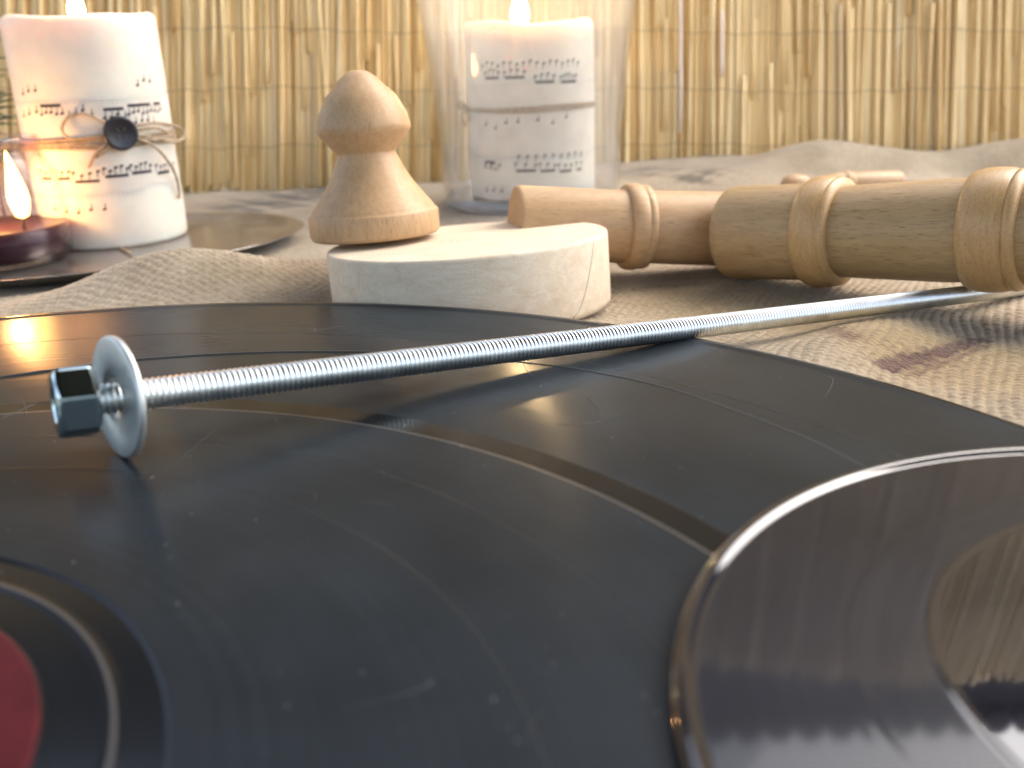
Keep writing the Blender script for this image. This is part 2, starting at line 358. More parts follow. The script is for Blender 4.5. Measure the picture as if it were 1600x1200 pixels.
rings += [bigring(14.72, 0, 0), bigring(14.85, .02, 1), bigring(14.95, .015, 1), bigring(15.0, -.02, 1), bigring(14.97, -.08, 1), bigring(14.8, -.1, 1), bigring(.4, -.1, 1), bigring(.36, -.02, 1)]
rec = empty('vinyl_record', (LCX, LCY, 0)); tag(rec, 'large black vinyl record with red label, lying under the threaded rod', 'record')
disc = link('disc', disc_rings(rings, 256), [groove, land, pale_line], rec)
lab = link('label', lathe('label', [(.36, .0), (.38, .012), (3.10, .012), (3.14, .006), (3.14, -.01), (.36, -.01)], 96, closed=True), label_mat, rec)
lab['label'] = 'red paper centre label'
lp = link('label_print', lathe('label_print', [(.6, .016), (2.35, .016), (2.4, .0155), (2.4, .0125), (.6, .0125)], 96, closed=True), label_print, lab)
# fine pale arc across the playing surface
pts = []
for u, v in ((-60, 597), (0, 588), (110, 573), (220, 560), (420, 549), (640, 551), (850, 569), (940, 583), (1050, 608), (1200, 660), (1310, 708), (1400, 760), (1500, 830)):
    p = at(u, v, -.02); d = math.hypot(p.x-RC.x, p.y-RC.y); p = at(u, v, droop(d*1.0)+.004); pts.append(p-rec.location)
sp = spline(pts, 8); v = []; f = []
for i, p in enumerate(sp):
    t = (sp[min(i+1, len(sp)-1)]-sp[max(i-1, 0)]).normalized(); nrm = Vector((-t.y, t.x, 0)); wdt = .016
    v += [p+nrm*wdt, p-nrm*wdt+Vector((0, 0, .001)), p-nrm*wdt-Vector((0, 0, .02))]
    if i: b = 3*(i-1); f += [(b, b+1, b+4, b+3), (b+1, b+2, b+5, b+4)]
scr = link('pale_arc', pydata('pale_arc', v, f), pale_line, disc)
dust_mat = simple('pale_dust', (.20, .21, .21), .9)
v, f = [], []
for i in range(230):
    a = random.uniform(R(-40), R(110)); rr_ = random.uniform(4.8, 14.3); cx, cy = ctr(rr_); kk = K(droop(rr_))
    px_, py_, pz_ = (RC.x+cx+rr_*math.cos(a))*kk-LCX, (RC.y+cy+rr_*math.sin(a))*kk-LCY, droop(rr_)+.003
    q = random.choice([.004, .005, .006, .006, .011]); b = len(v); L_ = q*random.choice([1, 1, 1.3, 3.5]); t_ = random.uniform(0, PI)
    for k_ in range(5): v.append((px_+L_*math.cos(k_*1.2566)*math.cos(t_)-q*math.sin(k_*1.2566)*math.sin(t_), py_+L_*math.cos(k_*1.2566)*math.sin(t_)+q*math.sin(k_*1.2566)*math.cos(t_), pz_))
    v.append((px_, py_, pz_+q*.8))
    for k_ in range(5): f.append((b+k_, b+(k_+1) % 5, b+5))
ds = link('dust', pydata('dust', v, f), dust_mat, disc); ds['kind'] = 'stuff'
# hairline scratches and faint track lines pressed into the playing surface
v, f = [], []
def hair(pts, wd):
    b0 = len(v)
    for i, p in enumerate(pts):
        t = (pts[min(i+1, len(pts)-1)]-pts[max(i-1, 0)]).normalized(); nn = Vector((-t.y, t.x, 0))*wd*math.sin(PI*(i+.6)/(len(pts)+.2))
        v.append(p+nn); v.append(p-nn); v.append(p-Vector((0, 0, .01)))
        if i: b = b0+3*(i-1); f.append((b, b+1, b+4, b+3)); f.append((b+1, b+2, b+5, b+4))
def onrec(r_, a): cx, cy = ctr(r_); kk = K(droop(r_)); return Vector(((RC.x+cx+r_*math.cos(a))*kk-LCX, (RC.y+cy+r_*math.sin(a))*kk-LCY, droop(r_)+.003))
for i in range(26):
    r0_, a0_ = random.uniform(5.5, 14), random.uniform(R(-25), R(105)); dr, da = random.uniform(-1.4, 1.4), random.uniform(-.09, .09); bend = random.uniform(-.25, .25)
    hair([onrec(min(14.6, max(4.9, r0_+dr*t/9+bend*math.sin(PI*t/9))), a0_+da*t/9) for t in range(10)], random.uniform(.003, .006))
for r_ in (7.05, 8.3, 12.9):
    hair([onrec(r_, -.6+2.8*t/70) for t in range(71)], .0035)
hl = link('hairline_scratches', pydata('hairline_scratches', v, f), simple('scratched_vinyl', (.035, .039, .043), .4), disc); hl['kind'] = 'stuff'
# smaller glossy record on top
def sring(r, z, m, off=0): return (r, off*.08, off*.37, z, r, m)
Rs = 5.0; S0 = Vector((6.07, 5.29, 0))
srs = [sring(.35, .10, 1, 1), sring(.37, .13, 1, 1), sring(2.86, .13, 1, 1), sring(2.89, .138, 1, 1), sring(2.92, .13, 0, 1), sring(3.1, .13, 0, .8), sring(3.5, .13, 0, .5),
       sring(3.55, .133, 0, .5), sring(3.6, .13, 0, .4), sring(3.9, .13, 0, .3), sring(4.3, .13, 0, .1), sring(4.78, .13, 1), sring(4.81, .136, 1), sring(4.85, .165, 1), sring(4.89, .178, 1), sring(4.93, .17, 1), sring(4.965, .15, 1), sring(4.985, .12, 1), sring(5.0, .08, 1), sring(4.98, .04, 1), sring(4.92, .012, 1), sring(.4, .012, 1), sring(.35, .10, 1, 1)]
dsc = empty('small_record', (S0.x, S0.y, .0)); tag(dsc, 'small glossy grey-black record with rounded raised rim, lying on the larger record', 'record')
link('disc', disc_rings(srs, 192), [single_groove, single_land], dsc)

# ------------------------------------------------------------ threaded rod, washer, nut
A = atY(185, 621, 11.42); B = atY(1500, 461, 21.0)
adir = (B-A).normalized(); RR = .212; PT = .078
rod_start = A-adir*.70; L = (B-A).length+.70+4.0
def threaded(L, r, pitch, dep, na=22, per=5):
    nz = int(L/pitch*per); k = np.arange(nz+1); a = np.arange(na)
    Kk, Aa = np.meshgrid(k, a, indexing='ij'); ph = Kk/per-Aa/na; ph = ph-np.floor(ph)
    rr_ = r-dep*np.clip(np.abs(ph*2-1)*1.25-.1, 0, 1); ln = Kk*pitch/per
    end = np.minimum(ln, L-ln); rr_ = np.minimum(rr_, r-dep+np.clip(end, 0, .2)*1.)
    V = np.stack([rr_*np.cos(Aa*2*PI/na), rr_*np.sin(Aa*2*PI/na), ln], -1).reshape(-1, 3)
    i = (Kk[:-1]*na+Aa[:-1]); i2 = Kk[:-1]*na+(Aa[:-1]+1) % na
    F = np.stack([i, i2, i2+na, i+na], -1).reshape(-1, 4).tolist()
    F += [list(range(na))[::-1], list(range(nz*na, nz*na+na))]
    return pydata('threaded', V.tolist(), F)
rot = adir.to_track_quat('Z', 'Y').to_euler()
rod = link('threaded_rod', threaded(L, RR, PT, .034), steel); rod.location = rod_start; rod.rotation_euler = rot
rod.data.polygons.foreach_set('use_smooth', [True]*len(rod.data.polygons))
tag(rod, 'long shiny zinc threaded rod lying across the record to the wooden spindle', 'threaded rod')
wr = .80
wm = lathe('washer', [(.275, -.05), (.265, -.035), (.265, .035), (.275, .05), (wr-.03, .05), (wr-.008, .04), (wr, .022), (wr, -.022), (wr-.008, -.04), (wr-.03, -.05)], 96, closed=True)
wn = (adir*-1); wn = (Matrix.Rotation(R(11), 3, 'Z') @ wn); wn.z += .02; wn.normalize()
wa = link('washer', wm, washer_mat); wa.rotation_euler = wn.to_track_quat('Z', 'Y').to_euler(); wa.location = A
bpy.context.view_layer.update()
lo = min((wa.rotation_euler.to_matrix() @ v.co).z for v in wm.vertices); wa.location.z = -lo+.004
tag(wa, 'flat round grey steel washer hanging on the rod beside the nut', 'washer')
def nut_mesh(af, t, hole):
    me = bpy.data.meshes.new('nut'); bm = bmesh.new(); N = 72; R0 = af/math.sqrt(3)
    def hexr(a): k = ((a+PI/6) % (PI/3))-PI/6; return (af/2)/math.cos(k-0) if True else 0
    def hx(a): k = (a % (PI/3))-PI/6; return min((af/2)/math.cos(k), R0*.985)
    prof = [('h', hole, .03), ('h', hole+.035, 0), ('h', af/2*.93, 0), ('x', .985, .028), ('x', 1., .07), ('x', 1., t-.07), ('x', .985, t-.028), ('h', af/2*.93, t), ('h', hole+.035, t), ('h', hole, t-.03)]
    rows = []
    for kd, q, z in prof:
        row = []
        for i in range(N):
            a = 2*PI*i/N; rr_ = q if kd == 'h' else hx(a)*q
            zz = z
            if kd == 'x' and 0 < z < .071: zz = z+.35*(rr_-af/2)
            if kd == 'x' and z > t-.071: zz = z-.35*(rr_-af/2)
            row.append(bm.verts.new((rr_*math.cos(a), rr_*math.sin(a), zz)))
        rows.append(row)
    for j in range(len(rows)):
        a, b = rows[j], rows[(j+1) % len(rows)]
        for i in range(N): bm.faces.new((a[i], a[(i+1) % N], b[(i+1) % N], b[i]))
    bmesh.ops.recalc_face_normals(bm, faces=bm.faces); bm.to_mesh(me); bm.free()
    for p in me.polygons: p.use_smooth = False
    return me
nm = nut_mesh(.83, .50, .205)
nut = link('hex_nut', nm, nut_mat, smooth=False); tag(nut, 'shiny hexagonal zinc nut screwed on the left end of the rod', 'nut')
q = adir.to_track_quat('Z', 'Y'); nut.rotation_euler = (q.to_matrix() @ Matrix.Rotation(R(34), 3, 'Z')).to_euler(); nut.location = rod_start-adir*.06

# ------------------------------------------------------------ pale wooden puck and turned finial
pc = atY(738, 440, 22.9); puckR = 3.46; PH = 1.80
puck = empty('wooden_puck', (pc.x, 22.9, -1.24)); puck.rotation_euler = (R(-3.6), R(-2.4), 0)
tag(puck, 'thick pale round wooden disc with a pencil line, standing behind the record', 'wooden disc')
prof = [(0, 0), (puckR-.2, 0), (puckR-.08, .03), (puckR-.01, .1), (puckR, .2), (puckR, PH-.1), (puckR-.02, PH-.03), (puckR-.06, PH-.004), (puckR-.12, PH), (1.6, PH), (0, PH)]
pm = lathe('puck', prof, 128)
body = link('body', pm, pale, puck)
pts = []
for i in range(13):
    t = i/12; a = R(-48)+R(17)*t**.6; pts.append((math.cos(a)*(puckR+.002), math.sin(a)*(puckR+.002), .1+(PH-.2)*t))
link('pencil_line', tube('pencil_line', pts, .008, 5), simple('pencil_graphite', (.36, .31, .26), .6), puck)
pc2 = []; v = []; f = []
for (x, y, w_, h_) in ((-.7, -.5, .16, .10), (-.42, -.45, .05, .3), (-.25, -.5, .1, .10), (-.05, -.45, .14, .12), (.15, -.45, .18, .08)):
    b = len(v); v += [(x, y, PH+.003), (x+w_, y+.02, PH+.003), (x+w_, y+h_, PH+.003), (x, y+h_, PH+.003)]; f.append((b, b+1, b+2, b+3))
link('pencil_mark', pydata('pencil_mark', v, f), simple('pencil_mark_graphite', (.4, .35, .3), .7), puck, smooth=False)
SY = 23.9; k = 58.2
sp_b = atY(588, 372, SY); tipz = atY(571, 108, SY).z
puck.rotation_euler[2] = 0
z_on = -1.24+PH+.02
# finial profile from its outline: (px half width, fraction of height from the tip)
fin = [(0, 0), (6, .002), (15, .012), (27, .05), (37.5, .10), (50, .15), (58, .21), (65, .275), (68, .325), (68.5, .345), (66, .37), (60, .40), (51, .445), (45, .475), (43, .485), (42.5, .495), (45, .52), (50, .57), (57, .63), (66, .69), (77, .755), (87, .81), (91, .835), (92, .845), (95, .85), (96, .86), (96, .975), (94, .99), (91, 1.0), (0, 1.0)]
zb = z_on-.03; Hh = tipz-zb
fm = lathe('finial', [(a/k, (1-b)*Hh) for a, b in fin], 96)
# fine turning lines
finial = link('turned_finial', fm, beech); finial.location = (sp_b.x, SY, zb); finial.rotation_euler = (R(-3.6), R(-2.4), 0)
tag(finial, 'turned beech wood finial standing on the pale wooden disc', 'finial')

# ------------------------------------------------------------ turned spindles
def turned(name, prof, P0, direction, label, mats, group='turned wooden spindles lying on the burlap'):
    """prof pieces: list of (partname, [(s, r)...]) with s cm along the axis"""
    root = empty(name, P0); root.rotation_euler = direction.to_track_quat('Z', 'Y').to_euler(); tag(root, label, 'spindle', group)
    for pn, pr, mt in prof:
        link(pn, lathe(pn, [(r_, s_) for s_, r_ in pr], 80), mt, root)
    return root
def rib(s, w_, r0, r1, n=9):      # rounded bead between s and s+w_
    out = [(s-.002, r0-.25)]
    out += [(s, r0-.02)]
    for i in range(n+1):
        a = PI*i/n; out.append((s+w_*.5*(1-math.cos(a)), r0+(r1-r0)*math.sin(a)**.6))
    out += [(s+w_, r0-.02), (s+w_+.002, r0-.25)]
    return out
# front spindle
Pb = atY(1548, 360, 20.8); Pa = atY(1138, 364, 25.2); d2 = (Pb-Pa).normalized(); Lb = (Pb-Pa).length
def pxr(px, P): # radius in cm for a pixel half-height at point P
    q = P-Vector((0, 0, CH)); return px/FPX*(q.y*math.cos(PITCH)-q.z*math.sin(PITCH))
def Ps(u):
    t = (u-1124)/(1548-1124); return Pa.lerp(Pb, t)
rb0 = pxr(73, Ps(1180)); ra = pxr(86, Ps(1285)); rb1 = pxr(75, Ps(1400)); rB = pxr(97, Pb); rb2 = pxr(87, Ps(1600))
s_of = lambda u: Lb*(u-1124)/(1548-1124)
sA = s_of(1290); sB = s_of(1550)
sp2 = [('shaft', [(0, 0), (.0, rb0*.7), (.03, rb0*.86), (.12, rb0*.96), (.28, rb0), (sA-.2, rb0*.985), (sA+.1, rb0*.96)], oak),
       ('bead', rib(sA-.25, .8, rb0*.97, ra), oak_trim),
       ('fillet', [(sA+.46, ra*.5), (sA+.46, ra*.95), (sA+.52, ra*.965), (sA+.62, ra*.95), (sA+.66, rb1*.98), (sA+.66, ra*.5)], oak_trim),
       ('shaft', [(sA+.3, rb1*.9), (sA+.6, rb1*.97), (sA+1.2, rb1*.985), (sB-.9, rb1*1.03), (sB+.1, rb1*1.0)], oak),
       ('bead', rib(sB-.45, 1.05, rb1*1.01, rB), oak_trim),
       ('fillet', [(sB+.52, rB*.5), (sB+.52, rB*.955), (sB+.6, rB*.97), (sB+.7, rB*.95), (sB+.76, rb2*.98), (sB+.76, rB*.5)], oak_trim),
       ('shaft', [(sB+.4, rb2*.94), (sB+.7, rb2*.96), (sB+1.5, rb2), (sB+5, rb2*.98), (sB+6.2, rb2*.8), (sB+6.3, 0)], oak)]
turned('turned_spindle', sp2, Pa, d2, 'thick turned oak spindle in front, two ringed beads, resting on the rod', None)
# spindle behind
Q0 = atY(803, 350, 23.6+1.6); Q1 = atY(1090, 357, 26.1); d1 = (Q1-Q0).normalized(); L1 = (Q1-Q0).length
s1 = lambda u: L1*(u-803)/(1090-803)
ql = pxr(60, Q0); qr = pxr(57, Q1); qb = pxr(67, Q0.lerp(Q1, .68))
sb = s1(972)
sp1 = [('shaft', [(0, 0), (0, ql*.93), (.04, ql*.98), (.12, ql), (sb-.3, ql*.96), (sb+.1, qr*1.0)], beech),
       ('bead', rib(sb-.05, .5, qr, qb), beech),
       ('fillet', [(sb+.3, qb*.5), (sb+.36, qb*.95), (sb+.5, qb*.97), (sb+.62, qb*.95), (sb+.66, qr*.98), (sb+.66, qb*.5)], beech),
       ('shaft', [(sb+.3, qr*.95), (sb+.7, qr*.98), (sb+4, qr*1.03), (sb+7, qr), (sb+7.1, 0)], beech)]
turned('turned_spindle', sp1, Q0, d1, 'paler turned wooden spindle lying behind the pale disc, in front of the glass vase', None)
# small one far behind
T0 = atY(1222, 290, 34); T1 = atY(1405, 284, 35); d3 = (T1-T0).normalized(); L3 = (T1-T0).length
rs = pxr(17, T0)
sp3 = [('shaft', [(0, 0), (0.02, rs*.5), (.15, rs*.85), (.5, rs), (.85, rs*.9), (1.1, rs*.55), (1.6, rs*.5)], beech),
       ('shaft', [(1.5, rs*.45), (1.8, rs*.8), (2.2, rs*1.05), (L3-.1, rs*1.05), (L3, rs*.95), (L3, 0)], beech),
       ('bead', rib(2.4, .35, rs*1.02, rs*1.15), beech)]
turned('turned_spindle', sp3, T0, d3, 'small slim turned piece half hidden far behind the front spindle', None)

# ------------------------------------------------------------ tray
tc_ = Vector((-14.6, 31.6, -1.05)); TA, TB = 7.6, 5.6
tray = empty('metal_tray', tc_); tag(tray, 'dark shiny oval metal tray under the left candle and the violet jar', 'tray')
def oval(prof, n=128):
    me = lathe('oval', prof, n, closed=False); return me
tm = lathe('tray', [(0, 0), (.80, .0), (.88, .03), (.95, .16), (1.0, .34), (1.006, .36), (1.0, .375), (.985, .36), (.94, .22), (.87, .09), (.80, .06), (0, .06)], 128)
tm.transform(Matrix.Diagonal((TA, TB, 1, 1)))
tm.transform(Matrix.Rotation(R(20), 4, 'Z')); link('dish', tm, tray_mat, tray)
TRZ = tc_.z+.062

# ------------------------------------------------------------ candles
def cylp(c, r, a, z, lift=0): return Vector((c.x+(r+lift)*math.cos(a), c.y+(r+lift)*math.sin(a), c.z+z))
def notes(r, specs, mat_, parent, name='printed_notes'):
    """specs: (z, angle start, angle end, n notes, beam, slope, kind)"""
    v = []; f = []
    def patch(a, z, wa, hz, sk=0):
        b = len(v)
        for (da, dz) in ((-wa, -hz), (wa, -hz+sk), (wa, hz+sk), (-wa, hz)):
            aa = a+da/r; v.append(((r+.014)*math.cos(aa), (r+.014)*math.sin(aa), z+dz))
        f.append((b, b+1, b+2, b+3))
    for z, a0, a1, n, beam, wave, up in specs:
        aa = [a0+(a1-a0)*i/max(1, n-1) for i in range(n)]
        zs = [z+wave*math.sin(i*1.9+z)+.02*random.uniform(-1, 1) for i in range(n)]
        for a, zz in zip(aa, zs):
            patch(a, zz, .058, .040, .018)
            st = .20*up; patch(a+(.036/r if up > 0 else -.036/r), zz+st/2, .014, abs(st)/2)
        if beam:
            i = 0
            while i < n-1:
                j = min(n-1, i+beam-1); zz = z+(.24 if up > 0 else -.24)
                steps = max(2, (j-i)*2)
                for k_ in range(steps):
                    t0 = aa[i]+(aa[j]-aa[i])*(k_+.5)/steps; hw = (aa[j]-aa[i])*r/steps/2*1.02
                    patch(t0, zz, hw, .048); 
                i = j+1
    o = link(name, pydata(name, v, f), mat_, parent, smooth=False); o['kind'] = 'stuff'; return o
def staff(r, zs, a0, a1, parent):
    v = []; f = []
    for z in zs:
        for k_ in range(5):
            zz = z-.12+k_*.06; n = 40
            for i in range(n):
                b = len(v); x0 = a0+(a1-a0)*i/n; x1 = a0+(a1-a0)*(i+1)/n
                for a, dz in ((x0, -.004), (x1, -.004), (x1, .004), (x0, .004)): v.append(((r+.012)*math.cos(a), (r+.012)*math.sin(a), zz+dz))
                f.append((b, b+1, b+2, b+3))
    o = link('staff_lines', pydata('staff_lines', v, f), ink_faint, parent, smooth=False); return o
def shell(name, r, a0, a1, zlo, zhi, n=90, nz=6):
    """torn paper wrap: zlo/zhi are functions of the angle"""
    v = []; f = []
    for i in range(n+1):
        a = a0+(a1-a0)*i/n
        for j in range(nz+1):
            z = zlo(a)+(zhi(a)-zlo(a))*j/nz; rr_ = r+.006+(.0 if 0 < j < nz else -.004); v.append((rr_*math.cos(a), rr_*math.sin(a), z))
    for i in range(n):
        for j in range(nz): b = i*(nz+1)+j; f.append((b, b+nz+1, b+nz+2, b+1))
    return pydata(name, v, f)
def flame(name, base, h, w_, mat_out, mat_in, parent=None, lean=0):
    root = empty(name, base)
    prof = [(0, 0), (.30, .04), (.42, .14), (.5, .28), (.46, .42), (.34, .60), (.2, .78), (.08, .93), (0, 1)]
    a = lathe('flame', [(r_*w_, z_*h) for r_, z_ in prof], 24); b = lathe('flame_core', [(r_*w_*.6, z_*h*.62+h*.06) for r_, z_ in prof], 20)
    for me in (a, b):
        for vv in me.vertices: vv.co.x += lean*(vv.co.z/h)**2
    link('flame', a, mat_out, root); return root
def candle_body(r, H, melt=.15, dip=.4):
    prof = [(0, 0), (r-.15, 0), (r-.04, .04), (r, .16)]+[(r+.012*math.sin(i*1.3), H*i/8) for i in range(1, 8)]+[(r, H-.5), (r-.01, H-.22), (r-.07, H-.07), (r-.18, H), (r-.3, H-.01), (r-.42, H-.09), (r-.8, H-dip*.7), (r*.35, H-dip), (0, H-dip)]
    me = lathe('wax', prof, 96)
    for vv in me.vertices:
        if vv.co.z > H-.6: 
            a = math.atan2(vv.co.y, vv.co.x); vv.co.z += melt*.35*(math.sin(a*2+1)+.5*math.sin(a*5))*min(1, (vv.co.z-H+.6)/.5)
    return me
def add_light(name, loc, e, c, rad, parent=None):
    ld = bpy.data.lights.new(name, 'POINT'); ld.energy = e; ld.color = c; ld.shadow_soft_size = rad*CM
    o = bpy.data.objects.new(name, ld); col.objects.link(o); o.location = loc; return o
# left candle
fr = at(200, 389, TRZ); CY = fr.y+2.3; cl = atY(184, 372, CY); rL = pxr(108, Vector((cl.x, CY, 2)))
HL = atY(128, 22, CY-rL*.5).z-TRZ
cL = empty('pillar_candle', (cl.x, CY, TRZ)); tag(cL, 'tall lit ivory pillar candle on the tray, with twine bow and black button', 'candle', 'lit ivory pillar candles wrapped in sheet music')
link('wax', candle_body(rL, HL), wax, cL)
fa = math.atan2(-cl.y, -cl.x)       # angle that faces the camera
top = lambda a: HL*.70+.10*math.sin(a*3+.5)+.05*math.sin(a*9)-.25*math.cos(a-fa-.2)*.5
bot = lambda a: HL*.125+.10*math.sin(a*7)+.05*math.sin(a*17)+.75*float(sstep(.28, .62, np.array((a-fa))))
wrapL = link('paper_wrap', shell('paper_wrap', rL, fa-2.6, fa+2.6, bot, top), paper, cL)
notes(rL, [(HL*.60, fa-1.1, fa-.8, 3, 0, .07, 1), (HL*.60, fa-.72, fa-.42, 5, 5, .05, 1), (HL*.595, fa-.34, fa-.06, 4, 0, .10, 1), (HL*.575, fa+.1, fa+.36, 4, 4, .05, 1), (HL*.585, fa+.42, fa+1.0, 9, 6, .04, 1), (HL*.545, fa+.1, fa+.8, 8, 0, .05, 1), (HL*.69, fa-1.0, fa-.75, 3, 0, .05, 1),
           (HL*.355, fa-.95, fa-.48, 6, 3, .05, -1), (HL*.34, fa-.42, fa-.1, 4, 4, .07, -1), (HL*.355, fa-.02, fa+.28, 5, 5, .06, -1), (HL*.36, fa+.33, fa+.62, 5, 5, .05, -1), (HL*.345, fa+.72, fa+1.15, 6, 4, .05, -1),
           (HL*.18, fa-.8, fa-.1, 5, 0, .05, 1), (HL*.71, fa+.62, fa+.85, 3, 0, .1, 1)], ink, wrapL)
# twine around left candle
def ring_pts(r, z, a0, a1, n=60, sag=0.): return [(r*math.cos(a0+(a1-a0)*i/n), r*math.sin(a0+(a1-a0)*i/n), z+sag*math.sin(3*(a0+(a1-a0)*i/n))) for i in range(n+1)]
v, f = [], []
for dz, ph in ((0, 0), (.09, 1), (-.10, 2), (-.19, 2.6)):
    tube_geo([(x, y, z+.03*math.sin(4*math.atan2(y, x)+ph)) for x, y, z in ring_pts(rL+.05, HL*.475+dz, 0, 2*PI, 90)], .055, 6, v, f)
tw = link('twine', pydata('twine', v, f), twine, cL)
def CP(u, v_, lift=.12):   # a point in front of the candle surface, local to cL
    d = ray(u, v_); o = Vector((0, 0, CH)); r_ = rL+lift
    a = d.x*d.x+d.y*d.y; b = -2*(d.x*cl.x+d.y*CY); c = cl.x**2+CY**2-r_*r_; D = b*b-4*a*c
    t = (-b-math.sqrt(D))/(2*a) if D > 0 else -b/(2*a)
    return o+d*t-cL.location
bz = CP(187, 208, .14)
v, f = [], []
for loop in ([(187, 208), (160, 190), (130, 178), (105, 185), (97, 203), (110, 216), (140, 214), (187, 208)],
             [(187, 208), (215, 196), (250, 192), (280, 200), (288, 214), (270, 222), (235, 215), (187, 208)],
             [(187, 210), (215, 203), (245, 200), (262, 210), (240, 219), (187, 210)],
             [(187, 208), (170, 222), (150, 240), (138, 262)], [(187, 208), (176, 225), (160, 238), (150, 246)],
             [(187, 208), (215, 216), (245, 232), (268, 260), (278, 285), (280, 310)]):
    pts = [CP(a, b, .10+.12*math.sin(PI*i/(len(loop)-1))) for i, (a, b) in enumerate(loop)]
    tube_geo(spline(pts, 6), .05, 6, v, f)
link('bow', pydata('bow', v, f), twine, cL)
bmh = lathe('button', [(.0, 0), (.50, .0), (.55, .03), (.56, .08), (.53, .13), (.46, .14), (.40, .105), (.0, .10)], 40)
bnv = Vector((bz.x, bz.y, 0)).normalized(); bt = link('button', bmh, button_mat, cL); bt.location = bz+bnv*.06; bt.rotation_euler = bnv.to_track_quat('Z', 'Y').to_euler()
v, f = [], []
for sx in (-1, 1):
    for sy in (-1, 1): tube_geo([(sx*.11, sy*.11, .10), (sx*.11, sy*.11, .125)], .045, 8, v, f)
link('button_hole', pydata('button_hole', v, f), simple('button_thread', (.05, .04, .04), .8), bt)
link('wick', tube('wick', [(0, 0, HL-.5), (.02, 0, HL-.2), (.06, 0, HL+.0)], .05, 6), wick_mat, cL)
fl = flame('f', (0, 0, 0), 1.25, .55, flame_hot, flame_core, lean=.05)
def take(root, parent, loc):
    for ch in list(root.children): ch.parent = parent; ch.location = loc
    bpy.data.objects.remove(root)
take(fl, cL, (-.05, 0, HL-.18))
add_light('candle_light', (cl.x, CY, TRZ+HL+.45), .06, (1., .66, .34), .25)
# ------------------------------------------------------------ vase with right candle
vf = at(760, 340, -1.22); VY = vf.y+3.0; vc = atY(832, 330, VY)
def vr(px, v_): return pxr(px, atY(832, v_, VY))
vz = lambda v_: atY(822, v_, VY).z
V0 = -1.24
vase = empty('glass_vase', (vc.x, VY, V0)); tag(vase, 'tall clear flared glass vase with thick base, holding the right candle', 'vase')
hgt = lambda v_: vz(v_)-V0
r0 = vr(134, 320)
outer = [(r0*.98, .62), (vr(137, 290), hgt(285)), (vr(143, 200), hgt(200)), (vr(155, 100), hgt(100)), (vr(171, 0), hgt(0)), (vr(196, -120), hgt(-120)), (vr(214, -200), hgt(-200))]
inner = [(a-.16, b) for a, b in outer]
lip = (outer[-1][0]-.08, outer[-1][1]+.07)
wprof = outer+[lip]+inner[::-1]
link('glass_wall', lathe('glass_wall', wprof, 96), vase_glass, vase)
link('glass_base', lathe('glass_base', [(0, .10), (r0*.6, .06), (r0*.80, 0), (r0*.92, .02), (r0*.985, .16), (r0, .36), (r0*.985, .60), (r0-.12, .618), (r0*.85, .52), (r0*.5, .46), (0, .46)], 96), thick_glass, vase)
rC = pxr(98, Vector((vc.x, VY, 2))); HC = atY(822, 31, VY-rC*.6).z-(V0+.56)
cc = atY(833, 300, VY)
cR = empty('pillar_candle', (cc.x, VY, V0+.52)); tag(cR, 'lit ivory pillar candle standing inside the glass vase, tied with plain twine', 'candle', 'lit ivory pillar candles wrapped in sheet music')
link('wax', candle_body(rC, HC, .25), wax, cR)
fb = math.atan2(-VY, -cc.x)
wrapR = link('paper_wrap', shell('paper_wrap', rC, fb-2.7, fb+2.7, lambda a: .05+.04*math.sin(a*9), lambda a: HC*.80+.12*math.sin(a*4+1)+.05*math.sin(a*11)), paper, cR)
nt_ = [(HC*.775, fb-.78, fb+.8, 17, 0, .05, -1), (HC*.26, fb-.2, fb+.85, 9, 0, .02, -1), (HC*.735, fb-.72, fb-.48, 4, 4, .05, -1), (HC*.735, fb-.38, fb-.08, 4, 4, .05, -1), (HC*.705, fb+.08, fb+.36, 4, 4, .05, -1), (HC*.70, fb+.48, fb+.75, 5, 5, .05, -1),
       (HC*.44, fb-.75, fb-.2, 4, 0, .14, 1), (HC*.46, fb+.1, fb+.55, 3, 0, .12, 1),
       (HC*.215, fb-.8, fb-.52, 3, 0, .02, -1), (HC*.19, fb-.8, fb-.6, 3, 3, .02, 1), (HC*.215, fb-.25, fb+.05, 3, 3, .03, -1), (HC*.21, fb+.12, fb+.35, 3, 3, .03, -1), (HC*.2, fb+.42, fb+.85, 5, 3, .03, -1), (HC*.06, fb-.8, fb-.5, 3, 0, .01, 1)]
notes(rC, nt_, ink, wrapR)
v, f = [], []
for dz, ph in ((0, 0), (.08, 1.5)):
    tube_geo([(x, y, z+.05*math.sin(2*math.atan2(y, x)+1.9+ph)) for x, y, z in ring_pts(rC+.05, HC*.52+dz, 0, 2*PI, 90)], .065, 6, v, f)
for lp_ in ([(-.1, 0, 0), (-.35, -.1, .25), (-.45, -.15, .05), (-.1, 0, 0)], [(-.1, 0, 0), (-.3, -.2, -.3), (-.2, -.1, -.7)], [(-.05, 0, .05), (-.1, -.25, -.25), (.0, -.3, -.5)]):
    tube_geo(spline([Vector(p)+Vector((-rC*.96, -rC*.25, HC*.53)) for p in lp_], 6), .05, 6, v, f)
link('twine', pydata('twine', v, f), twine, cR)
link('wick', tube('wick', [(0, 0, HC-.5), (-.02, 0, HC-.15), (-.08, 0, HC+.05)], .05, 6), wick_mat, cR)
fl = flame('f', (0, 0, 0), 1.6, .7, flame_hot, flame_core, lean=.05); take(fl, cR, (-.35, -.3, HC-.2))
add_light('candle_light', (cc.x-.3, VY-.3, V0+.52+HC+.55), 1.1, (1., .66, .32), .3)
